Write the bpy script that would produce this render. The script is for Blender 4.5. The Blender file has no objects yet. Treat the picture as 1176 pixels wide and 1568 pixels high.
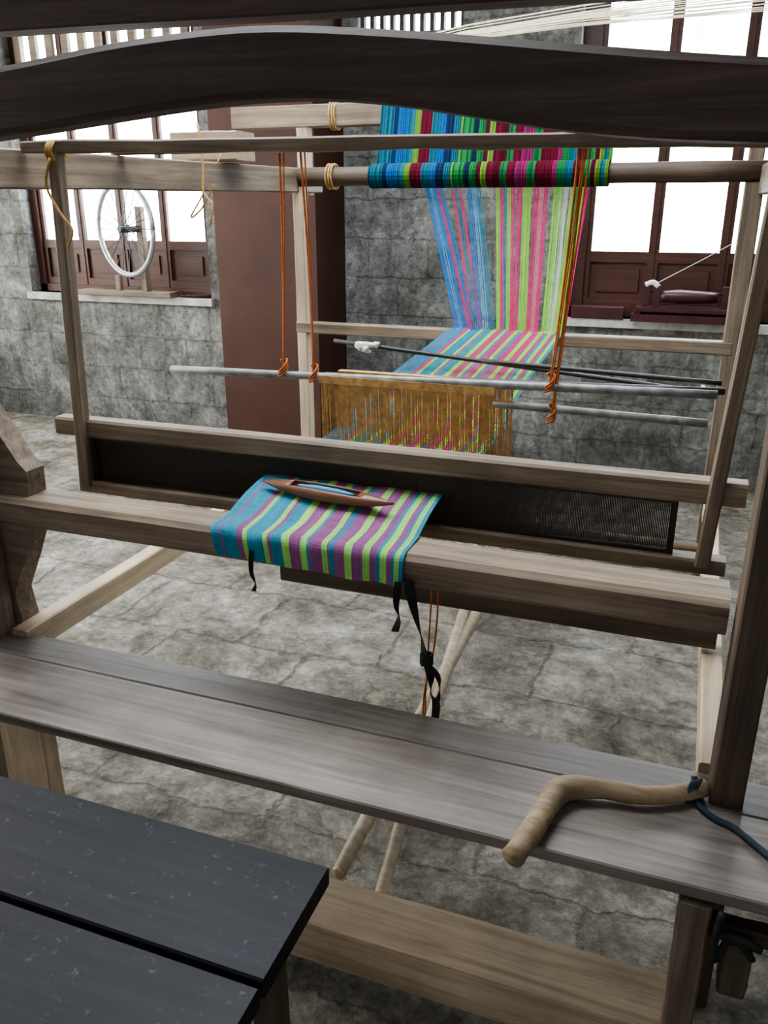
import bpy, math, random
from mathutils import Vector, Matrix
random.seed(7)
D=bpy.data; SC=bpy.context.scene
# ---------------------------------------------------------------- helpers
def link(o):
    SC.collection.objects.link(o); return o
def empty(name):
    e=D.objects.new(name,None); e.empty_display_size=.1; return link(e)
def mesh_obj(name,verts,faces,mat,parent=None,smooth=False,M=None,mats=None,fm=None,cols=None):
    me=D.meshes.new(name); me.from_pydata([tuple(v) for v in verts],[],faces); me.update()
    if mats:
        for m in mats: me.materials.append(m)
        if fm:
            for p,i in zip(me.polygons,fm): p.material_index=i
    elif mat: me.materials.append(mat)
    if cols:
        ca=me.color_attributes.new('Col','FLOAT_COLOR','CORNER')
        k=0
        for p,c in zip(me.polygons,cols):
            for _ in p.loop_indices:
                ca.data[k].color=(c[0],c[1],c[2],1); k+=1
    if smooth:
        for p in me.polygons: p.use_smooth=True
    o=D.objects.new(name,me); link(o)
    if M: o.matrix_world=M
    if parent: o.parent=parent
    return o
def frame(p0,p1,roll=0):
    x=(p1-p0).normalized()
    up=Vector((0,0,1)) if abs(x.z)<.9 else Vector((0,1,0))
    y=up.cross(x).normalized(); z=x.cross(y)
    if roll:
        q=Matrix.Rotation(roll,3,x); y=q@y; z=q@z
    return Matrix(((x.x,y.x,z.x,p0.x),(x.y,y.y,z.y,p0.y),(x.z,y.z,z.z,p0.z),(0,0,0,1)))
def loft(rings):
    v=[];f=[];n=len(rings[0])
    for r in rings: v+=r
    for i in range(len(rings)-1):
        for j in range(n):
            a=i*n+j;b=i*n+(j+1)%n
            f.append((a,b,b+n,a+n))
    f.append(tuple(range(n-1,-1,-1))); f.append(tuple(range((len(rings)-1)*n,len(rings)*n)))
    return v,f
def rrect(x,w,h,c,jy=0,jz=0):
    a,b=w/2,h/2
    pts=[(-a+c,-b),(a-c,-b),(a,-b+c),(a,b-c),(a-c,b),(-a+c,b),(-a,b-c),(-a,-b+c)]
    return [Vector((x,p[0]+jy,p[1]+jz)) for p in pts]
def beam(name,parent,p0,p1,w,h,mat,c=.004,jit=.0012,n=8,w1=None,h1=None,roll=0):
    """squared timber from p0 to p1 (centre line). w = horizontal thickness, h = vertical thickness"""
    p0=Vector(p0);p1=Vector(p1);L=(p1-p0).length
    w1=w1 or w; h1=h1 or h
    rs=[]
    for i in range(n+1):
        t=i/n
        rs.append(rrect(L*t,w+(w1-w)*t+random.uniform(-jit,jit),h+(h1-h)*t+random.uniform(-jit,jit),min(c,w/3,h/3),random.uniform(-jit,jit)*.6,random.uniform(-jit,jit)*.6))
    v,f=loft(rs)
    return mesh_obj(name,v,f,mat,parent,M=frame(p0,p1,roll))
def catmull(pts,k=6):
    P=[Vector(p) for p in pts]
    if len(P)<3: 
        return [P[0].lerp(P[-1],i/k) for i in range(k+1)]
    Q=[P[0]*2-P[1]]+P+[P[-1]*2-P[-2]]; out=[]
    for i in range(1,len(Q)-2):
        a,b,c,d=Q[i-1],Q[i],Q[i+1],Q[i+2]
        for s in range(k):
            t=s/k
            out.append(.5*((2*b)+(c-a)*t+(2*a-5*b+4*c-d)*t*t+(3*b-a-3*c+d)*t**3))
    out.append(P[-1]); return out
def tube_geo(pts,r,seg=8,k=6,jit=0,rz=None):
    C=catmull(pts,k); n=len(C); rings=[]
    prev=None
    for i,c in enumerate(C):
        t=(C[min(i+1,n-1)]-C[max(i-1,0)]).normalized()
        if prev is None:
            a=t.orthogonal().normalized()
        else:
            a=(prev-t*prev.dot(t)).normalized()
        prev=a; b=t.cross(a)
        rr=r if not isinstance(r,(list,tuple)) else r[0]
        if isinstance(r,(list,tuple)):
            s=i/(n-1)*(len(r)-1); q=min(int(s),len(r)-2); rr=r[q]+(r[q+1]-r[q])*(s-q)
        rr*=1+random.uniform(-jit,jit)
        rings.append([c+(a*math.cos(2*math.pi*j/seg)+b*math.sin(2*math.pi*j/seg))*rr for j in range(seg)])
    return loft(rings)
def tube(name,parent,pts,r,mat,seg=10,k=6,jit=0,smooth=True):
    v,f=tube_geo(pts,r,seg,k,jit)
    return mesh_obj(name,v,f,mat,parent,smooth=smooth)
class Geo:
    def __init__(s): s.v=[];s.f=[];s.c=[];s.m=[]
    def add(s,v,f,c=None,m=0):
        b=len(s.v); s.v+=list(v); s.f+=[tuple(i+b for i in q) for q in f]
        s.c+=[c or (1,1,1)]*len(f); s.m+=[m]*len(f)
    def box(s,x0,x1,y0,y1,z0,z1,c=None,m=0):
        s.add([(x0,y0,z0),(x1,y0,z0),(x1,y1,z0),(x0,y1,z0),(x0,y0,z1),(x1,y0,z1),(x1,y1,z1),(x0,y1,z1)],
              [(0,3,2,1),(4,5,6,7),(0,1,5,4),(1,2,6,5),(2,3,7,6),(3,0,4,7)],c,m)
    def tube(s,pts,r,seg=6,k=4,c=None,m=0,jit=0):
        v,f=tube_geo(pts,r,seg,k,jit); s.add(v,f,c,m)
    def obj(s,name,mat,parent=None,smooth=False,cols=False,mats=None):
        return mesh_obj(name,s.v,s.f,mat,parent,smooth,mats=mats,fm=s.m if mats else None,cols=s.c if cols else None)
# ---------------------------------------------------------------- materials
def newmat(name):
    m=D.materials.new(name); m.use_nodes=True; nt=m.node_tree; b=nt.nodes['Principled BSDF']; return m,nt,b
def N(nt,t,**k):
    n=nt.nodes.new(t)
    for a,v in k.items(): setattr(n,a,v)
    return n
def ramp(nt,stops,inter='LINEAR'):
    r=N(nt,'ShaderNodeValToRGB'); r.color_ramp.interpolation=inter
    e=r.color_ramp.elements
    while len(e)<len(stops): e.new(.5)
    for i,(p,c) in enumerate(stops):
        e[i].position=p; e[i].color=(c[0],c[1],c[2],1) if not isinstance(c,(int,float)) else (c,c,c,1)
    return r
def noise(nt,vec,scale,detail=6,rough=.6,dist=0):
    n=N(nt,'ShaderNodeTexNoise'); n.inputs['Scale'].default_value=scale; n.inputs['Detail'].default_value=detail; n.inputs['Roughness'].default_value=rough; n.inputs['Distortion'].default_value=dist
    nt.links.new(vec,n.inputs[0]); return n
def mul(nt,a,b_,fac,blend='MULTIPLY'):
    m=N(nt,'ShaderNodeMix',data_type='RGBA',blend_type=blend)
    if isinstance(fac,(int,float)): m.inputs[0].default_value=fac
    else: nt.links.new(fac,m.inputs[0])
    nt.links.new(a,m.inputs[6])
    if isinstance(b_,tuple): m.inputs[7].default_value=(*b_,1)
    else: nt.links.new(b_,m.inputs[7])
    return m.outputs[2]
def wood(name,c1,c2,c3,rough=.6,grain=1.0,bump=.25,coat=0,dust=0,spec=.5):
    m,nt,b=newmat(name); L=nt.links.new
    tc=N(nt,'ShaderNodeTexCoord'); oi=N(nt,'ShaderNodeObjectInfo')
    ad=N(nt,'ShaderNodeVectorMath',operation='MULTIPLY_ADD')
    cx=N(nt,'ShaderNodeCombineXYZ'); L(oi.outputs['Random'],cx.inputs[0]);L(oi.outputs['Random'],cx.inputs[1]);L(oi.outputs['Random'],cx.inputs[2])
    L(cx.outputs[0],ad.inputs[0]); ad.inputs[1].default_value=(17,9,13); L(tc.outputs['Object'],ad.inputs[2])
    mp=N(nt,'ShaderNodeMapping'); mp.inputs['Scale'].default_value=(1.3*grain,30*grain,30*grain); L(ad.outputs[0],mp.inputs[0])
    n1=noise(nt,mp.outputs[0],1.6,8,.68,.6)
    n2=noise(nt,ad.outputs[0],3.5,6,.6)
    r=ramp(nt,[(.28,c1),(.5,c2),(.72,c3)]); L(n1.outputs[0],r.inputs[0])
    r2=ramp(nt,[(.3,.5),(.65,1.08)]); L(n2.outputs[0],r2.inputs[0])
    last=mul(nt,r.outputs[0],r2.outputs[0],.75)
    if dust:
        n3=noise(nt,ad.outputs[0],60,6,.7)
        r3=ramp(nt,[(.60,0),(.72,dust)]); L(n3.outputs[0],r3.inputs[0])
        last=mul(nt,last,(.18,.18,.20),r3.outputs[0],'MIX')
    L(last,b.inputs['Base Color']); b.inputs['Specular IOR Level'].default_value=spec
    rr=N(nt,'ShaderNodeMapRange'); rr.inputs[3].default_value=rough-.12; rr.inputs[4].default_value=rough+.15; L(n2.outputs[0],rr.inputs[0]); L(rr.outputs[0],b.inputs['Roughness'])
    bp=N(nt,'ShaderNodeBump'); bp.inputs['Strength'].default_value=bump; bp.inputs['Distance'].default_value=.004; L(n1.outputs[0],bp.inputs['Height']); L(bp.outputs[0],b.inputs['Normal'])
    return m
def plain(name,c,rough=.6,metal=0,var=.25,scale=30,bump=.1,spec=None):
    m,nt,b=newmat(name); L=nt.links.new
    tc=N(nt,'ShaderNodeTexCoord'); n=noise(nt,tc.outputs['Object'],scale,4)
    r=ramp(nt,[(.3,[x*(1-var) for x in c]),(.7,[min(1,x*(1+var)) for x in c])]); L(n.outputs[0],r.inputs[0]); L(r.outputs[0],b.inputs['Base Color'])
    b.inputs['Roughness'].default_value=rough; b.inputs['Metallic'].default_value=metal
    if bump:
        bp=N(nt,'ShaderNodeBump'); bp.inputs['Strength'].default_value=bump; bp.inputs['Distance'].default_value=.003; L(n.outputs[0],bp.inputs['Height']); L(bp.outputs[0],b.inputs['Normal'])
    return m
def thread_mat(name,trans=.35,weave=False):
    m,nt,b=newmat(name); L=nt.links.new
    at=N(nt,'ShaderNodeAttribute',attribute_name='Col')
    tc=N(nt,'ShaderNodeTexCoord'); n=noise(nt,tc.outputs['Object'],60,3)
    r=ramp(nt,[(.3,.75),(.7,1.0)]); L(n.outputs[0],r.inputs[0])
    o=mul(nt,at.outputs['Color'],r.outputs[0],.8); L(o,b.inputs['Base Color'])
    b.inputs['Roughness'].default_value=.9; b.inputs['Specular IOR Level'].default_value=.15
    tr=N(nt,'ShaderNodeBsdfTranslucent'); L(o,tr.inputs['Color'])
    ms=N(nt,'ShaderNodeMixShader'); ms.inputs[0].default_value=trans
    L(b.outputs[0],ms.inputs[1]); L(tr.outputs[0],ms.inputs[2]); L(ms.outputs[0],nt.nodes['Material Output'].inputs['Surface'])
    if weave:
        w=N(nt,'ShaderNodeTexWave'); w.wave_type='BANDS'; w.bands_direction='X'; w.inputs['Scale'].default_value=110; w.inputs['Distortion'].default_value=.5; L(tc.outputs['Object'],w.inputs[0])
        w2=N(nt,'ShaderNodeTexWave'); w2.bands_direction='Y'; w2.inputs['Scale'].default_value=110; L(tc.outputs['Object'],w2.inputs[0])
        ad=N(nt,'ShaderNodeMath',operation='ADD'); L(w.outputs[1],ad.inputs[0]); L(w2.outputs[1],ad.inputs[1])
        bp=N(nt,'ShaderNodeBump'); bp.inputs['Strength'].default_value=.25; bp.inputs['Distance'].default_value=.001; L(ad.outputs[0],bp.inputs['Height']); L(bp.outputs[0],b.inputs['Normal'])
    return m
def brick(nt,vec,w,h,mort,smooth=.6):
    br=N(nt,'ShaderNodeTexBrick'); br.inputs['Scale'].default_value=1; br.inputs['Brick Width'].default_value=w; br.inputs['Row Height'].default_value=h; br.inputs['Mortar Size'].default_value=mort; br.inputs['Mortar Smooth'].default_value=smooth
    br.inputs['Color1'].default_value=(.72,.72,.72,1); br.inputs['Color2'].default_value=(1,1,1,1); br.inputs['Mortar'].default_value=(.4,.4,.4,1)
    nt.links.new(vec,br.inputs[0]); return br
def concrete_wall():
    m,nt,b=newmat('rough_stone_wall'); L=nt.links.new
    tc=N(nt,'ShaderNodeTexCoord'); O=tc.outputs['Object']; sp=N(nt,'ShaderNodeSeparateXYZ'); L(O,sp.inputs[0])
    sm=N(nt,'ShaderNodeMath',operation='ADD'); L(sp.outputs[0],sm.inputs[0]); L(sp.outputs[1],sm.inputs[1])
    cb=N(nt,'ShaderNodeCombineXYZ'); L(sm.outputs[0],cb.inputs[0]); L(sp.outputs[2],cb.inputs[1])
    nd=noise(nt,O,7,9,.74)
    av=N(nt,'ShaderNodeVectorMath',operation='MULTIPLY_ADD'); L(nd.outputs['Color'],av.inputs[0]); av.inputs[1].default_value=(.10,.085,0); L(cb.outputs[0],av.inputs[2])
    br=brick(nt,av.outputs[0],.40,.235,.009,.8)
    n1=noise(nt,O,2.8,13,.80,.4)
    r=ramp(nt,[(.35,(.13,.13,.12)),(.45,(.29,.295,.27)),(.53,(.43,.435,.41)),(.64,(.80,.80,.76))]); L(n1.outputs[0],r.inputs[0])
    n2=noise(nt,O,28,8,.78)
    r2=ramp(nt,[(.35,.35),(.5,.9),(.66,1.25)]); L(n2.outputs[0],r2.inputs[0])
    mp=N(nt,'ShaderNodeMapping'); mp.inputs['Scale'].default_value=(9,9,1.2); L(O,mp.inputs[0])
    n3=noise(nt,mp.outputs[0],1.4,6,.7); r3=ramp(nt,[(.35,.65),(.6,1.1)]); L(n3.outputs[0],r3.inputs[0])
    o=mul(nt,r.outputs[0],r2.outputs[0],.75); o=mul(nt,o,r3.outputs[0],.5); o=mul(nt,o,br.outputs[0],.5)
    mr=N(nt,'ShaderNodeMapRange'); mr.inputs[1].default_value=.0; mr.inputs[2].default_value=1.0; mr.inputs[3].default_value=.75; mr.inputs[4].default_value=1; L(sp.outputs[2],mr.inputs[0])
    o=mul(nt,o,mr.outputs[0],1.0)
    L(o,b.inputs['Base Color']); b.inputs['Roughness'].default_value=.9
    hm=N(nt,'ShaderNodeMath',operation='MULTIPLY_ADD'); L(br.outputs['Fac'],hm.inputs[0]); hm.inputs[1].default_value=-.4; L(n2.outputs[0],hm.inputs[2])
    h2=N(nt,'ShaderNodeMath',operation='ADD'); L(hm.outputs[0],h2.inputs[0]); L(nd.outputs[0],h2.inputs[1])
    bp=N(nt,'ShaderNodeBump'); bp.inputs['Strength'].default_value=.9; bp.inputs['Distance'].default_value=.035; L(h2.outputs[0],bp.inputs['Height']); L(bp.outputs[0],b.inputs['Normal'])
    return m
def stone_floor():
    m,nt,b=newmat('worn_stone_paving'); L=nt.links.new
    tc=N(nt,'ShaderNodeTexCoord'); O=tc.outputs['Object']
    nd=noise(nt,O,4.0,10,.68)
    av=N(nt,'ShaderNodeVectorMath',operation='MULTIPLY_ADD'); L(nd.outputs['Color'],av.inputs[0]); av.inputs[1].default_value=(.17,.17,0); L(O,av.inputs[2])
    br=brick(nt,av.outputs[0],.56,.42,.009,.8)
    vo=N(nt,'ShaderNodeTexVoronoi',feature='DISTANCE_TO_EDGE'); vo.inputs['Scale'].default_value=4.6; L(av.outputs[0],vo.inputs[0])
    cr=ramp(nt,[(0,.0),(.010,.5),(.03,1)]); L(vo.outputs[0],cr.inputs[0])
    nm=noise(nt,O,1.7,4,.6); rm=ramp(nt,[(.50,0),(.62,.6)]); L(nm.outputs[0],rm.inputs[0])
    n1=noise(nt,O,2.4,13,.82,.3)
    r=ramp(nt,[(.36,(.17,.145,.11)),(.45,(.34,.30,.235)),(.51,(.50,.46,.385)),(.56,(.66,.62,.535)),(.62,(.93,.90,.82))]); L(n1.outputs[0],r.inputs[0])  # palest stops also paint in daylight patches, besides the stone's own mottling
    n2=noise(nt,O,30,10,.82)
    r2=ramp(nt,[(.36,.45),(.6,1.15)]); L(n2.outputs[0],r2.inputs[0])
    n4=noise(nt,O,9,9,.78); r4=ramp(nt,[(.40,.5),(.56,1.15)]); L(n4.outputs[0],r4.inputs[0])
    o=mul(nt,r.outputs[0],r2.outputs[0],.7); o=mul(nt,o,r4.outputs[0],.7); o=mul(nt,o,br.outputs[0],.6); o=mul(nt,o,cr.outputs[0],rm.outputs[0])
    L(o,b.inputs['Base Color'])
    rr=N(nt,'ShaderNodeMapRange'); rr.inputs[1].default_value=.38; rr.inputs[2].default_value=.62; rr.inputs[3].default_value=.8; rr.inputs[4].default_value=.28; L(n4.outputs[0],rr.inputs[0]); L(rr.outputs[0],b.inputs['Roughness'])
    h=N(nt,'ShaderNodeMath',operation='MULTIPLY_ADD'); L(br.outputs['Fac'],h.inputs[0]); h.inputs[1].default_value=-.5; L(n1.outputs[0],h.inputs[2])
    h2=N(nt,'ShaderNodeMath',operation='MULTIPLY_ADD'); L(n2.outputs[0],h2.inputs[0]); h2.inputs[1].default_value=.3; L(h.outputs[0],h2.inputs[2])
    h3=N(nt,'ShaderNodeMath',operation='MULTIPLY_ADD'); L(n4.outputs[0],h3.inputs[0]); h3.inputs[1].default_value=.9; L(h2.outputs[0],h3.inputs[2])
    bp=N(nt,'ShaderNodeBump'); bp.inputs['Strength'].default_value=1; bp.inputs['Distance'].default_value=.045; L(h3.outputs[0],bp.inputs['Height']); L(bp.outputs[0],b.inputs['Normal'])
    return m
def glass_bright(name,s,c=(.93,.97,1)):
    m,nt,b=newmat(name); L=nt.links.new
    tc=N(nt,'ShaderNodeTexCoord'); n=noise(nt,tc.outputs['Object'],5,8,.7)
    r=ramp(nt,[(.38,[c[0]*.30,c[1]*.38,c[2]*.45]),(.52,[x*.8 for x in c]),(.65,c)]); L(n.outputs[0],r.inputs[0])
    b.inputs['Base Color'].default_value=(.8,.85,.9,1)
    L(r.outputs[0],b.inputs['Emission Color']); b.inputs['Emission Strength'].default_value=s
    return m
W_GREY=wood('weathered_wood',(.10,.070,.048),(.21,.16,.115),(.34,.27,.20))
W_LIGHT=wood('pale_wood',(.38,.28,.18),(.57,.45,.315),(.74,.61,.45),rough=.65)
W_MID=wood('brown_wood',(.12,.083,.056),(.25,.19,.135),(.41,.325,.24))
W_DARK=wood('dark_wood',(.034,.021,.017),(.078,.051,.042),(.130,.088,.073),rough=.6)
W_DBR=wood('dark_brown_wood',(.05,.034,.024),(.105,.073,.05),(.17,.122,.088),rough=.6)
W_SEAT=wood('seat_wood',(.14,.114,.10),(.26,.22,.195),(.39,.345,.31),rough=.36,grain=.7,bump=.12)
W_SEAT2=wood('seat_wood_back',(.11,.09,.08),(.20,.172,.155),(.30,.262,.24),rough=.38,grain=.9,bump=.15)
W_BLACK=wood('black_lacquered_wood',(.009,.009,.013),(.015,.015,.022),(.025,.025,.034),rough=.50,bump=.05,dust=.45,spec=.28)
W_RED=wood('reddish_brown_paint',(.055,.019,.012),(.08,.028,.018),(.11,.041,.027),rough=.5,bump=.08)
W_SHUT=wood('shuttle_wood',(.12,.045,.025),(.20,.08,.045),(.29,.13,.075),rough=.35)
BAMBOO=wood('bamboo',(.38,.30,.20),(.60,.50,.37),(.80,.72,.58),rough=.5,bump=.1)
STICKM=wood('driftwood_stick',(.20,.135,.075),(.36,.26,.155),(.52,.41,.27),rough=.6)
GOLD=plain('tan_string',(.50,.285,.11),.8,var=.35,scale=50)
ORANGE=plain('orange_cord',(.45,.13,.03),.8,scale=80)
YELLOWC=plain('yellow_cord',(.50,.30,.10),.8,scale=80)
BLACKC=plain('black_strap',(.02,.02,.022),.8)
BLUEC=plain('teal_rope',(.015,.035,.05),.7)
WHITE=plain('white_rag',(.75,.75,.72),.9,var=.1)
CREAM=plain('cream_thread',(.75,.68,.50),.9,var=.15)
METAL=plain('galvanised_metal',(.45,.47,.48),.4,metal=.6,var=.15)
RODM=plain('dull_metal_rod',(.26,.26,.25),.5,metal=.15,var=.4,scale=25)
BLACKM=plain('black_iron',(.03,.03,.03),.5)
MAROON=plain('maroon_lacquer',(.060,.018,.022),.4,scale=10)
REEDM=plain('reed_dark',(.030,.019,.015),.6,scale=15)
TH_M=thread_mat('coloured_thread',.3); CL_M=thread_mat('woven_cotton',.08,True)
WALLM=concrete_wall(); FLOORM=stone_floor()
CEIL=plain('ceiling_paint',(.30,.29,.27),.9,scale=3)
SILLM=plain('sill_cement',(.50,.50,.46),.85,var=.35,scale=9,bump=.5)
# ---------------------------------------------------------------- colours of the yarn
TEAL=(.03,.30,.45);BLUE=(.02,.25,.75);MAG=(.55,.04,.25);PUR=(.36,.08,.28);LIME=(.38,.85,.10);PINK=(.85,.06,.26);GRN=(.04,.42,.12);NAVY=(.02,.05,.18);WHT=(.75,.8,.70);CRIM=(.26,.012,.05);LBL=(.12,.50,.90)
CLOTH=[(0,TEAL),(.045,PUR),(.06,TEAL),(.14,PUR),(.175,LIME),(.20,TEAL),(.285,LIME),(.31,PUR),(.325,TEAL),(.385,LIME),(.425,PUR),(.485,LIME),(.515,TEAL),(.53,PUR),(.59,LIME),(.622,PUR),(.63,TEAL),(.655,PUR),(.71,LIME),(.745,PUR),(.80,LIME),(.835,PUR),(.865,TEAL),(.885,LIME),(.915,PUR),(.94,TEAL),(.955,LIME),(.98,TEAL)]
SOFT={TEAL:(.055,.28,.40),PUR:(.31,.115,.27),LIME:(.36,.72,.19)}
def cloth_col(u):
    c=CLOTH[0][1]
    for p,k in CLOTH:
        if u>=p: c=k
    return c
def bright(c,k=1.35): return tuple(min(.9,x*k+.005) for x in c)
# ---------------------------------------------------------------- room
YW=5.15
def wall_with_holes(name,x0,x1,z0,z1,holes,y0,y1):
    xs=sorted({x0,x1}|{h[0] for h in holes}|{h[1] for h in holes}); zs=sorted({z0,z1}|{h[2] for h in holes}|{h[3] for h in holes})
    g=Geo()
    for i in range(len(xs)-1):
        for j in range(len(zs)-1):
            cx=(xs[i]+xs[i+1])/2; cz=(zs[j]+zs[j+1])/2
            if any(h[0]<cx<h[1] and h[2]<cz<h[3] for h in holes): continue
            g.box(xs[i],xs[i+1],y0,y1,zs[j],zs[j+1])
    return g.obj(name,WALLM)
WL=(-4.72,-3.17,.96,2.80); WR=(-.76,.94,.94,2.80); VT=(-2.10,-1.42,2.50,2.64)
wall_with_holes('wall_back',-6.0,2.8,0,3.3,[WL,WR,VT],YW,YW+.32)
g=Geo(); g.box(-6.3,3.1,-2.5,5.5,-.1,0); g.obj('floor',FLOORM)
# ceiling; opening holds an unseen glowing panel, added to light the loom from above
SK=(-2.3,-.3,1.5,3.3)
g=Geo()
for a in [(-6.3,SK[0],-2.5,5.5),(SK[1],3.1,-2.5,5.5),(SK[0],SK[1],-2.5,SK[2]),(SK[0],SK[1],SK[3],5.5)]: g.box(*a,3.3,3.4)
g.obj('ceiling',CEIL)
e=empty('added_overhead_glow'); g=Geo(); g.box(SK[0],SK[1],SK[2],SK[3],3.37,3.38); g.obj('glass',glass_bright('added_glow_panel',18),e)
g=Geo()
for xx in (-2.3,-1.66,-1.0,-.34): g.box(xx,xx+.04,SK[2],SK[3],3.3,3.36)
g.obj('frame',W_RED,e)
g=Geo()
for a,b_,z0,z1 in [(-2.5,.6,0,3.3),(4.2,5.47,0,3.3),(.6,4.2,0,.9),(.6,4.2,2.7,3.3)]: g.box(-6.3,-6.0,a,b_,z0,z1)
g.obj('wall_left',WALLM)
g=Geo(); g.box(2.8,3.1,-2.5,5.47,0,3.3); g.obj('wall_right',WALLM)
GL=glass_bright('overcast_window_glass',17)
def window(name,x0,x1,z0,z1,cols,panel=.36,y=YW+.12,rows=1,frl=.06):
    e=empty(name)
    fr=.06; g=Geo()
    yb,yf=y+.05,y
    g.box(x0,x0+frl,yf-.02,yb,z0,z1); g.box(x1-fr,x1,yf-.02,yb,z0,z1); g.box(x0,x1,yf-.02,yb,z1-fr,z1); g.box(x0,x1,yf-.02,yb,z0,z0+.05)
    zp=z0+panel
    W=(x1-x0-fr-frl)/cols
    for i in range(cols):
        a=x0+frl+i*W; b_=a+W; s=.03
        if i: g.box(a-.008,a+.008,yf-.006,yb,z0+.05,z1-fr)
        g.box(a,a+s,yf,yb,z0+.05,z1-fr); g.box(b_-s,b_,yf,yb,z0+.05,z1-fr)
        g.box(a+s,b_-s,yf,yb,zp-.05,zp+.01); g.box(a+s,b_-s,yf,yb,z0+.05,z0+.10)
        g.box(a+s,b_-s,yf+.02,yb-.01,z0+.1,zp-.05); g.box(a+s+.04,b_-s-.04,yf+.008,yf+.021,z0+.14,zp-.09)
        for r in range(1,rows):
            zz=zp+(z1-fr-zp)*r/rows; g.box(a+s,b_-s,yf+.01,yb-.01,zz-.014,zz+.014)
    g.obj('casement_frame',W_RED,e)
    g=Geo(); g.box(x0+frl,x1-fr,yf+.026,yf+.032,zp,z1-fr); g.obj('glass',GL,e)
    return e
w1=window('window_1',WL[0],WL[1],WL[2],WL[3],4)
g=Geo(); x=WL[0]+.05
while x<WL[1]-.05:
    g.box(x,x+.055,YW+.09,YW+.12,2.42,2.76); x+=.135
g.box(WL[0],WL[1],YW+.085,YW+.13,2.38,2.43); g.obj('transom_slats',W_GREY,w1)
window('window_2',WR[0],WR[1],WR[2],WR[3],4,frl=.10)
e=empty('window_3'); g=Geo(); g.box(VT[0],VT[1],YW+.2,YW+.21,VT[2],VT[3]); g.obj('glass',GL,e)
g=Geo()
for i in range(11): 
    x=VT[0]+(VT[1]-VT[0])*(i+.5)/11; g.box(x-.012,x+.012,YW+.1,YW+.14,VT[2],VT[3])
g.obj('vent_bars',W_DARK,e)
e=empty('window_4'); g=Geo(); g.box(-6.22,-6.2,.6,4.2,.9,2.7); g.obj('glass',glass_bright('side_window_glass',22,(1,.97,.91)),e)
g=Geo()
for yy in [.6,1.5,2.4,3.3,4.14]: g.box(-6.18,-6.1,yy,yy+.06,.9,2.7)
g.box(-6.18,-6.1,.6,4.2,1.8,1.85); g.obj('frame',W_RED,e)
g=Geo(); g.box(WL[0]-.02,WL[1]+.02,YW-.035,YW+.12,WL[2]-.05,WL[2]); g.box(WR[0]-.02,WR[1]+.02,YW-.035,YW+.12,WR[2]-.05,WR[2]); g.obj('trim_1',SILLM)
# column
g=Geo(); g.box(-2.84,-2.16,4.71,YW,0,3.3); g.box(-2.87,-2.13,4.68,YW,0,.06); o=g.obj('painted_column',plain('red_oxide_paint',(.055,.017,.009),.6,var=.25,scale=3))
# ---------------------------------------------------------------- LOOM
loom=empty('handloom')
beam('front_post_right',loom,(.158,1.46,0),(.165,1.46,1.83),.06,.10,W_DBR)
beam('front_post_left',loom,(-1.63,1.46,0),(-1.63,1.46,1.83),.075,.10,W_GREY)
def plate(name,parent,pts,y0,y1,mat):
    v=[(x,y0,z) for x,z in pts]+[(x,y1,z) for x,z in pts]; n=len(pts)
    f=[tuple(range(n)),tuple(range(2*n-1,n-1,-1))]+[(i,i+n,(i+1)%n+n,(i+1)%n) for i in range(n)]
    return mesh_obj(name,v,f,mat,parent)
plate('side_bracket_left',loom,[(-1.70,1.16),(-1.62,1.13),(-1.575,1.06),(-1.515,.97),(-1.49,.945),(-1.495,.80),(-1.54,.70),(-1.59,.60),(-1.575,.50),(-1.70,.50)],1.52,1.58,W_GREY)
beam('rear_post_left',loom,(-1.545,3.23,0),(-1.545,3.23,1.63),.045,.055,W_LIGHT)
beam('rear_post_right',loom,(.13,3.23,0),(.13,3.23,1.63),.06,.055,W_GREY)
beam('top_rail_left',loom,(-1.61,1.30,1.635),(-1.56,3.42,1.655),.055,.09,W_MID)
beam('top_rail_right',loom,(.19,1.30,1.62),(.17,3.42,1.64),.055,.09,W_GREY)
beam('lower_rail_left',loom,(-1.555,1.48,.485),(-1.555,3.23,.485),.05,.07,W_LIGHT)
beam('lower_rail_right',loom,(.135,1.51,.485),(.135,3.23,.485),.05,.07,W_LIGHT)
beam('cloth_beam',loom,(-1.57,1.545,.845),(.12,1.545,.845),.115,.072,W_MID,c=.012)
beam('knee_beam',loom,(-1.04,1.99,.58),(.14,1.99,.58),.06,.09,W_DBR)
beam('rear_cross_bar',loom,(-1.57,3.23,1.08),(.13,3.23,1.08),.06,.045,W_MID)
beam('foot_beam',loom,(-.90,1.262,.10),(.12,1.262,.10),.14,.10,W_LIGHT)
beam('seat_leg_left',loom,(-1.50,1.4,.0),(-1.50,1.4,.47),.14,.05,W_LIGHT)
beam('seat_leg_right',loom,(.115,1.2,.0),(.115,1.2,.47),.05,.05,W_GREY)
beam('seat_board_front',loom,(-1.60,1.292,.488),(.40,1.292,.488),.214,.026,W_SEAT,c=.003,jit=.0006)
beam('seat_board_back',loom,(-1.60,1.452,.488),(.40,1.452,.488),.104,.026,W_SEAT2,c=.003,jit=.0006)
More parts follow.
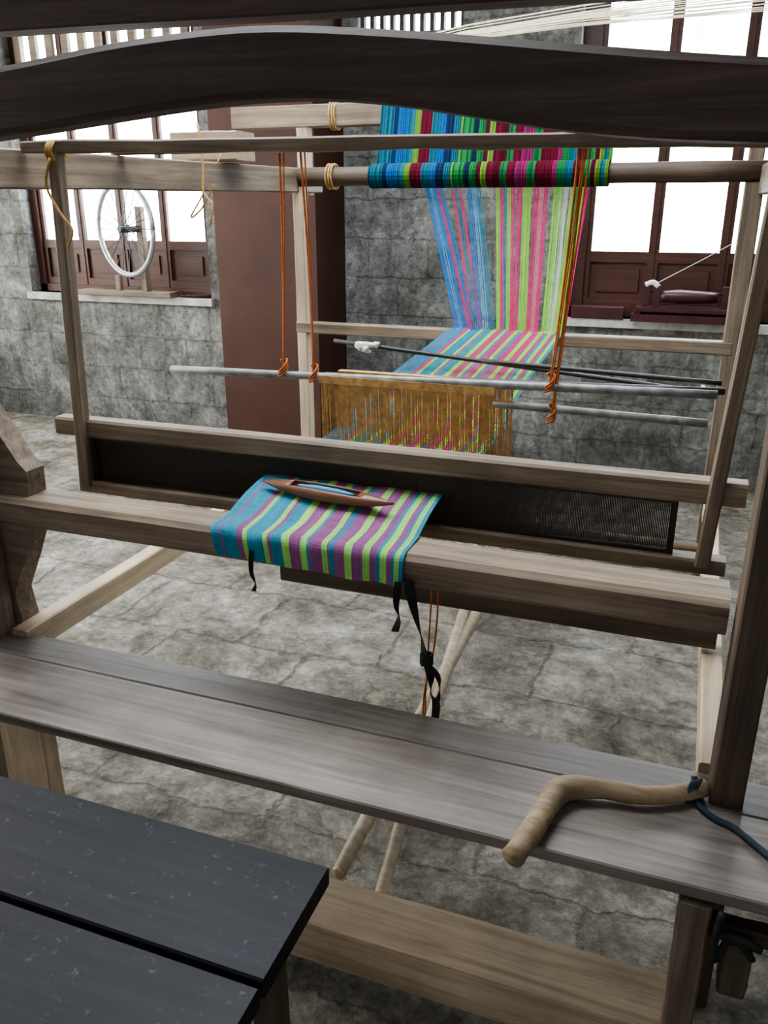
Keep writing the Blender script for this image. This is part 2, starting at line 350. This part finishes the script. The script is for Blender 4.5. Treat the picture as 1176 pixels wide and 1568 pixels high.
# arched beam
bot=[(-1.9,1.63),(-1.6,1.66),(-1.327,1.682),(-1.232,1.689),(-1.096,1.702),(-.887,1.721),(-.721,1.73),(-.568,1.724),(-.413,1.701),(-.257,1.672),(-.112,1.654),(.046,1.645),(.3,1.63)]
top=[(-1.9,1.75),(-1.6,1.775),(-1.305,1.795),(-1.152,1.809),(-1.009,1.824),(-.851,1.832),(-.716,1.834),(-.589,1.823),(-.416,1.804),(-.265,1.784),(-.123,1.766),(.032,1.748),(.3,1.725)]
def interp(l,x):
    for (a,b_),(c,d) in zip(l,l[1:]):
        if a<=x<=c: return b_+(d-b_)*(x-a)/(c-a)
    return l[-1][1]
rs=[]
for i in range(45):
    x=-1.9+2.2*i/44; zb=sum(interp(bot,max(-1.9,min(.3,x+d))) for d in(-.06,-.03,0,.03,.06))/5-.008; zt=sum(interp(top,max(-1.9,min(.3,x+d))) for d in(-.06,-.03,0,.03,.06))/5-.004
    r=rrect(0,.075,zt-zb,.012)
    rs.append([Vector((x,1.40+p.y,(zb+zt)/2+p.z)) for p in r])
v,f=loft(rs); mesh_obj('arched_tie_beam',v,f,W_DARK,loom)
beam('upper_beam',loom,(-1.9,1.50,1.950),(.35,1.50,1.905),.06,.13,W_DARK)
# ---- swinging beater
bt=loom
beam('beater_hanger_bar',bt,(-1.565,1.75,1.688),(.2,1.75,1.665),.03,.028,W_MID,n=14,jit=.003)
beam('beater_arm_left',bt,(-1.475,1.75,1.68),(-1.507,1.75,.84),.03,.034,W_MID)
beam('beater_arm_right',bt,(.115,1.75,1.67),(.073,1.75,.84),.03,.036,W_MID)
beam('sley_cap',bt,(-1.59,1.775,.998),(.14,1.775,.998),.05,.05,W_MID,c=.006)
beam('sley_race',bt,(-1.53,1.77,.835),(.12,1.77,.835),.05,.032,W_MID)
g=Geo(); x=-1.475
while x<.005:
    g.box(x,x+.0028,1.768,1.772,.85,.975); x+=.0036
g.box(-1.48,.01,1.762,1.778,.965,.976); g.box(-1.48,.01,1.762,1.778,.849,.858); g.box(-1.49,-1.475,1.76,1.78,.849,.976); g.box(0,.012,1.76,1.78,.849,.976)
g.obj('reed',REEDM,bt)
# ---- heddles
def rod(name,p0,p1,r,m,parent=loom): return tube(name,parent,[p0,p1],r,m,seg=10,k=8,jit=.04)
rod('heddle_rod_front',(-1.46,2.12,1.095),(.07,2.12,1.13),.011,RODM)
rod('heddle_rod_back',(-1.0,2.22,1.09),(.09,2.22,1.12),.009,BLACKM)
rod('heddle_rod_lower',(-.50,2.22,1.045),(.06,2.22,1.035),.011,RODM)
rod('lease_rod',(-1.18,2.7,1.114),(.05,2.7,1.02),.007,BLACKM)
rod('lease_rod_back',(-.60,2.5,1.11),(.09,2.5,1.088),.007,BLACKM)
rod('heddle_bar_bottom',(-.97,2.12,.70),(-.45,2.12,.70),.008,W_LIGHT)
g=Geo()
for yy,zt,x0,x1,n in [(2.12,1.108,-.965,-.475,200),(2.22,1.105,-.95,-.44,170)]:
    g.box(x0-.005,x1+.005,yy-.013,yy+.013,zt-.018,zt+.003)
    for i in range(n):
        x=x0+(x1-x0)*i/(n-1)+random.uniform(-.001,.001); w=random.uniform(.0010,.0016)
        xm=x+random.uniform(-.003,.003); y2=yy+random.uniform(-.006,.006)
        g.add([(x-w,yy-.01,zt-.01),(x+w,yy-.01,zt-.01),(xm+w,y2,.94),(xm-w,y2,.94),(x+w,yy,.70),(x-w,yy,.70)],[(0,1,2,3),(3,2,4,5)])
g.obj('string_heddles',GOLD,loom)
def cord(name,pts,r=.003,m=ORANGE,k=4): return tube(name,loom,pts,r,m,seg=6,k=k,jit=.1)
for i,(xt,xb,zb) in enumerate([(-1.07,-1.085,1.11),(-1.01,-.99,1.10),(-.30,-.33,1.12),(-.285,-.32,1.04)]):
    cord('heddle_cord_%d'%i,[(xt,2.12,1.685),(xt*.5+xb*.5+.004,2.12,1.4),(xb,2.12,zb)],.0032)
    cord('heddle_cord_pair_%d'%i,[(xt+.012,2.12,1.685),(xt*.5+xb*.5+.010,2.115,1.4),(xb+.004,2.115,zb)],.0022)
    for j in range(3): cord('cord_knot_%d_%d'%(i,j),[(xb-.009,2.108,zb+.006*j-.01),(xb+.009,2.105,zb+.01*j),(xb+.005,2.135,zb+.015+.01*j),(xb-.007,2.12,zb+.035)],.003)
beam('heddle_support_bar',loom,(-1.58,2.12,1.70),(.15,2.12,1.70),.028,.022,W_GREY)
# ---- warp
def strip(g,p,w,c):
    v=[];f=[]
    for q in p: v+=[(q[0]-w/2,q[1],q[2]),(q[0]+w/2,q[1],q[2])]
    for i in range(len(p)-1): f.append((2*i,2*i+1,2*i+3,2*i+2))
    g.add(v,f,c)
g=Geo(); n=150
for i in range(n):
    u=i/(n-1); c=bright(cloth_col(u),.95); j=random.uniform(-.0008,.0008)
    if cloth_col(u)==PUR: c=(.55,.07,.25)
    lift=.006 if i%2 else -.006
    strip(g,[(-.905+.44*u+j,3.20,1.105),(-.945+.46*u+j,2.6,1.02+lift*.3),(-.965+.475*u,2.2,.932+lift),(-.965+.475*u,2.0,.925),(-.965+.465*u,1.78,.925)],.0033,c)
# rear fan
BND=[(0,.10,.02,.20),(.17,.22,.16,.26),(.27,.34,.22,.38),(.45,.56,.40,.54),(.58,.66,.54,.66),(.68,.76,.66,.76),(.80,.88,.80,.90),(.90,1.0,.90,1.0)]
PAL=[[BLUE,LBL,BLUE,PINK,BLUE],[PINK,TEAL,PINK],[BLUE,LBL,TEAL],[LIME,PINK,TEAL,LIME,PINK],[PINK,LIME,LIME],[PINK,(.85,.25,.35),PINK],[LIME,(.5,.85,.3),WHT],[LIME,GRN,LIME,PINK]]
for (a,b_,c0,c1),pl in zip(BND,PAL):
    m_=max(6,int((b_-a)*135))
    for i in range(m_):
        s=i/(m_-1); xt=-1.03+.62*(a+(b_-a)*s); xb=-.905+.44*(c0+(c1-c0)*s)
        c=bright(pl[int(s*len(pl)*.999)],.9)
        strip(g,[(xt,3.24,1.66),(xt*.5+xb*.5+random.uniform(-.003,.003),3.255,1.38),(xb,3.265,1.10),(xb,3.23,1.108),(xb,3.19,1.10)],.0038,c)
g.obj('warp_threads',TH_M,loom,cols=True)
WP=[(0,TEAL),(.06,NAVY),(.08,BLUE),(.13,TEAL),(.155,LIME),(.185,CRIM),(.235,TEAL),(.27,BLUE),(.30,NAVY),(.33,TEAL),(.36,LIME),(.37,GRN),(.42,NAVY),(.44,GRN),(.47,CRIM),(.49,LIME),(.51,CRIM),(.57,GRN),(.60,CRIM),(.63,MAG),(.68,GRN),(.71,CRIM),(.78,MAG),(.80,GRN),(.83,TEAL),(.86,CRIM),(.90,GRN),(.93,CRIM),(.95,LIME),(.965,TEAL),(.985,LIME)]
def wcol(u):
    c=WP[0][1]
    for p,k in WP:
        if u>=p: c=k
    return c
g=Geo(); n=220
for i in range(n):
    u=i/n; x0=-1.235+.89*u; x1=x0+.89/n; c=wcol(u)
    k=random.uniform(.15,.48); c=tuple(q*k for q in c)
    prof=[]
    for a in range(0,19): 
        t=math.radians(200-a*20+0); prof.append((3.22+.045*math.cos(t),1.665+.045*math.sin(t)))
    for pr in (prof,[(3.265,1.67),(3.30,1.80),(3.335,1.93)]):
        vs=[];fs=[]
        for (y,z) in pr: vs+=[(x0,y,z),(x1,y,z)]
        for q in range(len(pr)-1): fs.append((2*q,2*q+1,2*q+3,2*q+2))
        g.add(vs,fs,c)
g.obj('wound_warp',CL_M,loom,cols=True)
rod('warp_roller',(-1.60,3.22,1.665),(.17,3.22,1.665),.035,W_DBR)
beam('upper_back_beam',loom,(-1.92,3.40,1.90),(.17,3.40,1.90),.06,.085,W_MID)
beam('upper_back_post_left',loom,(-1.60,3.40,1.6),(-1.60,3.40,1.94),.05,.05,W_LIGHT)
beam('upper_back_post_right',loom,(.13,3.40,1.6),(.13,3.40,1.94),.05,.05,W_GREY)
beam('rail_block_left',loom,(-1.74,2.70,1.745),(-1.49,2.70,1.745),.13,.09,W_LIGHT)
g=Geo()
for i in range(22):
    a=i/21
    g.tube([(-1.5,3.45,2.02+.06*a),(-.92,3.3+.1*a,2.12+.06*a+random.uniform(-.01,.01)),(.5,3.2+.2*a,2.13+.16*a)],.002,4,3)
g.obj('cream_warp_threads',CREAM,loom)
def lash(name,c,ax,r1,r2,m=YELLOWC,turns=4,wd=.012):
    g=Geo()
    for t in range(turns):
        pts=[]
        for a in range(13):
            th=a/12*2*math.pi; off=(t-(turns-1)/2)*wd+random.uniform(-.002,.002)
            if ax=='x': pts.append((c[0]+off,c[1]+r1*math.cos(th),c[2]+r2*math.sin(th)))
            else: pts.append((c[0]+r1*math.cos(th),c[1]+r2*math.sin(th),c[2]+off))
        g.tube(pts,.0035,6,2,jit=.1)
    g.obj(name,m,loom,smooth=True)
lash('lashing_hanger_left',(-1.475,1.75,1.675),'x',.026,.024,turns=3,wd=.008)
lash('lashing_upper_back',(-1.46,3.40,1.90),'x',.04,.052,turns=3)
lash('lashing_roller',(-1.40,3.22,1.665),'x',.045,.045,turns=3)
cord('loose_cord_left',[(-1.47,1.72,1.66),(-1.49,1.72,1.60),(-1.46,1.72,1.54),(-1.43,1.72,1.50),(-1.45,1.72,1.46)],.003,YELLOWC)
cord('loose_cord_rail',[(-1.545,2.5,1.80),(-1.53,2.49,1.68),(-1.53,2.48,1.60),(-1.50,2.48,1.56),(-1.51,2.48,1.50)],.004,YELLOWC)
cord('loose_cord_rail_2',[(-1.535,2.62,1.72),(-1.60,2.60,1.60),(-1.66,2.60,1.52),(-1.60,2.58,1.55),(-1.53,2.55,1.62)],.003,YELLOWC)
def ragball(name,c,s):
    g=Geo()
    for i in range(7):
        a=random.uniform(0,6.28); 
        g.tube([(c[0],c[1],c[2]),(c[0]+s*math.cos(a),c[1]+random.uniform(-.3,.3)*s,c[2]+s*math.sin(a)*.5),(c[0]+1.6*s*math.cos(a+.4),c[1],c[2]+s*.8*math.sin(a+.4))],[s*.35,s*.4,s*.12],6,3,jit=.2)
    g.obj(name,WHITE,loom,smooth=True)
ragball('rag_tie_left',(-1.05,2.69,1.107),.03); ragball('rag_tie_right',(.03,2.49,1.06),.026)
def strap(name,pts,w,m):
    C=catmull(pts,5); v=[];f=[]
    for i,q in enumerate(C):
        a=i*.22; dx=w*.5*math.cos(a); dy=w*.5*math.sin(a)
        v+=[(q.x-dx,q.y-dy-.001,q.z),(q.x+dx,q.y+dy-.001,q.z),(q.x+dx,q.y+dy+.001,q.z),(q.x-dx,q.y-dy+.001,q.z)]
    for i in range(len(C)-1):
        for j in range(4):
            a=4*i+j; b=4*i+(j+1)%4; f.append((a,b,b+4,a+4))
    return mesh_obj(name,v,f,m,loom)
strap('strap_left',[(-.849,1.47,.85),(-.849,1.465,.80),(-.840,1.465,.775),(-.846,1.465,.755)],.010,BLACKC)
strap('strap_mid',[(-.508,1.466,.83),(-.512,1.466,.78),(-.506,1.466,.75),(-.515,1.466,.715)],.016,BLACKC)
strap('strap_right_upper',[(-.487,1.466,.84),(-.475,1.467,.78),(-.455,1.47,.70),(-.448,1.475,.64)],.022,BLACKC)
strap('strap_right_lower',[(-.448,1.475,.66),(-.44,1.49,.60),(-.452,1.53,.54),(-.448,1.56,.49),(-.50,1.70,.26)],.018,BLACKC)
strap('strap_right_loop',[(-.452,1.478,.65),(-.425,1.49,.61),(-.43,1.52,.55),(-.448,1.55,.50)],.014,BLACKC)
cord('treadle_cord_1',[(-.482,1.62,.80),(-.478,1.60,.70),(-.486,1.60,.48),(-.53,1.75,.20)],.0022)
cord('treadle_cord_2',[(-.468,1.62,.80),(-.462,1.60,.70),(-.470,1.60,.60),(-.49,1.60,.48),(-.55,1.80,.20)],.0022)
g=Geo()
for t in range(4): g.tube([(-.448+.012*math.cos(a/6*6.283),1.478+.012*math.sin(a/6*6.283),.648+t*.006) for a in range(7)],.0035,6,2)
g.obj('strap_knot',BLACKC,loom,smooth=True)
tube('treadle_pole_left',loom,[(-.56,2.78,.46),(-.568,2.593,.30),(-.598,1.972,.20),(-.619,1.461,.12),(-.625,1.385,.105)],[.021,.021,.019,.018,.017],BAMBOO,jit=.04)
tube('treadle_pole_right',loom,[(-.64,2.78,.46),(-.625,2.572,.30),(-.56,1.85,.19),(-.514,1.384,.10),(-.50,1.22,.07)],[.020,.020,.017,.015,.015],BAMBOO,jit=.04)
rod('treadle_axle',(-1.56,2.79,.475),(.14,2.79,.475),.018,W_GREY)
# ---------------------------------------------------------------- cloth
g=Geo(); nu=240
prof=[(1.775,.925),(1.72,.918),(1.66,.908),(1.61,.896),(1.58,.888),(1.54,.8855),(1.50,.8845),(1.486,.878),(1.480,.865),(1.478,.84),(1.477,.815)]
NP=len(prof)
for i in range(nu):
    u0=i/nu;u1=(i+1)/nu; c=SOFT[cloth_col((u0+u1)/2)]; kk=random.uniform(.88,1.1); c=tuple(min(1,q*kk) for q in c)
    vs=[];fs=[]
    for k,(y,z) in enumerate(prof):
        for u in (u0,u1):
            x=-.965+.462*u+(.006*(k-6) if k>6 else 0)*(1-u)
            zz=z+.002*math.sin(u*19+k)
            if k==NP-1: zz+=.010-.012*u
            vs.append((x,y+ .002*math.sin(u*23)*(k>7),zz))
    for k in range(NP-1): fs.append((2*k,2*k+1,2*k+3,2*k+2))
    g.add(vs,fs,c)
cl=g.obj('striped_woven_cloth',CL_M,None,smooth=True,cols=True)
# ---------------------------------------------------------------- shuttle
sh=empty('weaving_shuttle')
rs=[]; L=.355
for i in range(25):
    t=i/24; s=max(.05,1-abs(2*t-1)**2.4); w=.050*s+.002; h=.028*s**.7+.001
    r=rrect(0,w,h,min(w,h)*.3); rs.append([Vector((t*L-L/2,p.y,p.z+.004*abs(2*t-1)**3)) for p in r])
v,f=loft(rs)
M=Matrix.Translation((-.757,1.668,.929))@Matrix.Rotation(math.radians(-8),4,'Z')@Matrix.Rotation(math.radians(12),4,'X')
body=mesh_obj('body',v,f,W_SHUT,sh,smooth=True,M=M)
cut=mesh_obj('cutter_tmp',*loft([rrect(-.09,.024,.02,.006),rrect(.09,.024,.02,.006)]),None,None,M=M@Matrix.Translation((.0,0,.012)))
md=body.modifiers.new('b','BOOLEAN'); md.object=cut; md.operation='DIFFERENCE'; md.solver='EXACT'
dg=bpy.context.evaluated_depsgraph_get(); me=D.meshes.new_from_object(body.evaluated_get(dg)); body.modifiers.clear(); body.data=me
D.objects.remove(cut)
q=mesh_obj('bobbin',*tube_geo([(-.075,0,.008),(-.03,0,.008),(.03,0,.008),(.075,0,.008)],[.003,.008,.008,.003],8),plain('blue_yarn',(.05,.35,.6),.8),sh,smooth=True,M=M)
# ---------------------------------------------------------------- table
tb=empty('black_table')
beam('top_board_back',tb,(-1.9,.815,.582),(-.43,.815,.582),.215,.035,W_BLACK,c=.003,jit=.0004)
beam('top_board_front',tb,(-1.9,.59,.582),(-.43,.59,.582),.215,.035,W_BLACK,c=.003,jit=.0004)
beam('top_board_near',tb,(-1.9,.365,.582),(-.43,.365,.582),.215,.035,W_BLACK,c=.003,jit=.0004)
beam('apron_side',tb,(-.50,.30,.52),(-.50,.88,.52),.02,.09,W_BLACK)
beam('apron_back',tb,(-1.85,.87,.52),(-.50,.87,.52),.02,.09,W_BLACK)
for x,y in [(-.51,.86),(-1.84,.86),(-.51,.31),(-1.84,.31)]: beam('leg',tb,(x,y,0),(x,y,.565),.045,.045,W_DBR)
# ---------------------------------------------------------------- bent stick with rope
st=empty('bent_wooden_handle')
tube('stick',st,[(-.182,1.125,.522),(-.165,1.193,.523),(-.15,1.27,.524),(-.13,1.325,.526),(-.07,1.352,.524),(.006,1.362,.522),(.073,1.392,.521),(.118,1.430,.520)],[.020,.020,.021,.025,.020,.018,.017,.018],STICKM,seg=12,k=5,jit=.05)
tube('rope',st,[(.100,1.43,.54),(.103,1.41,.51),(.115,1.385,.507),(.143,1.36,.507),(.175,1.345,.507),(.235,1.285,.507),(.30,1.22,.507)],.006,BLUEC,seg=8)
lash_g=Geo()
for t in range(4):
    lash_g.tube([(.095+t*.005+.02*math.cos(a/8*6.283)*.3,1.408+t*.004+.021*math.cos(a/8*6.283),.520+.020*math.sin(a/8*6.283)) for a in range(9)],.003,6,2)
lash_g.obj('rope_wrap',BLUEC,st,smooth=True)
# short dark cord and wedge under the seat end
beam('wedge_block',loom,(.19,1.20,.30),(.19,1.20,.41),.045,.05,W_DBR)
beam('wedge_cross_peg',loom,(.10,1.225,.40),(.30,1.225,.40),.035,.03,W_DBR)
cr=Geo()
cr.tube([(.155,1.17,.475),(.15,1.165,.43),(.155,1.165,.38),(.17,1.165,.43),(.19,1.165,.425),(.21,1.165,.40)],.006,6,5)
cr.tube([(.15,1.17,.43),(.18,1.165,.435),(.22,1.165,.425)],.007,6,5)
cr.obj('short_black_cord',BLACKC,loom,smooth=True)
# ---------------------------------------------------------------- spinning wheel on left sill
sw=empty('spinning_wheel')
cx,cy,cz=-3.70,4.98,1.415; R=.30
ang=math.radians(18)
def wp(r,th,off=0):
    return (cx+r*math.cos(th)*math.cos(ang)+off*math.sin(ang),cy-r*math.cos(th)*math.sin(ang)+off*math.cos(ang),cz+r*math.sin(th))
g=Geo(); g.tube([wp(R,2*math.pi*i/36) for i in range(37)],.018,8,1)
g.obj('rim',METAL,sw,smooth=True)
g=Geo()
for i in range(24):
    th=2*math.pi*i/24; g.tube([wp(.02,th+.6,.02*(-1)**i),wp(R-.01,th)],.0028,5,1)
g.obj('spokes',BLACKM,sw)
g=Geo(); g.tube([wp(0,0,-.05),wp(0,0,.10)],.022,10,1); g.obj('hub',BLACKM,sw)
beam('base_board',sw,(-4.22,5.12,.98),(-3.44,5.12,.98),.14,.035,W_GREY)
beam('stand_post',sw,(-3.66,5.10,.98),(-3.66,5.10,1.56),.05,.05,W_GREY)
beam('stand_post_small',sw,(-3.90,5.12,.98),(-3.90,5.12,1.10),.04,.04,W_GREY)
sl=empty('wooden_laths')
for i in range(3): beam('lath_%d'%i,sl,(-3.40+.05*i,5.12,.972),(-3.30+.05*i,5.20,.972),.02,.018,W_RED)
# ---------------------------------------------------------------- winder on right sill
wd=empty('yarn_winder')
g=Geo(); g.box(-.35,.30,5.0,5.2,.945,.985); g.box(-.33,.28,5.02,5.18,1.0,1.02); g.box(-.34,-.30,5.03,5.17,.985,1.0); g.box(.25,.29,5.03,5.17,.985,1.0)
for x in (-.30,-.24,.12,.2): g.box(x,x+.035,5.08,5.12,1.02,1.14)
g.obj('frame',MAROON,wd)
g=Geo(); g.tube([(-.28,5.1,1.10),(.22,5.1,1.10)],.006,8,2); g.tube([(-.2,5.1,1.08),(-.1,5.1,1.08),(.1,5.1,1.08)],[.03,.04,.03],10,3); g.obj('spindle',MAROON,wd,smooth=True)
g=Geo(); g.tube([(-.29,5.09,1.14),(-.25,5.09,1.155),(-.22,5.09,1.13)],.015,8,3); g.tube([(-.25,5.09,1.14),(.1,5.0,1.35),(.4,4.9,1.55)],.0025,5,3); g.obj('white_yarn',WHITE,wd,smooth=True)
bx=empty('wooden_plank'); beam('plank',bx,(-.70,5.14,.975),(-.40,5.14,.975),.08,.07,MAROON)
# ---------------------------------------------------------------- light
w=D.worlds.new('World'); SC.world=w; w.use_nodes=True
bg=w.node_tree.nodes['Background']; bg.inputs[0].default_value=(.92,.95,1,1); bg.inputs[1].default_value=.5
# ---------------------------------------------------------------- camera
PS,TH=math.radians(20.2),math.radians(20.07)
cam=D.cameras.new('camera'); co=D.objects.new('camera',cam); link(co); SC.camera=co
co.location=(0,0,1.55); co.rotation_euler=(math.pi/2-TH,0,PS)
cam.sensor_fit='VERTICAL'; cam.sensor_height=36; cam.lens=1300/1600*36; cam.clip_start=.02
SC.view_settings.exposure=0.2
try: SC.view_settings.look='AgX - Medium High Contrast'
except Exception as ex: print(ex)
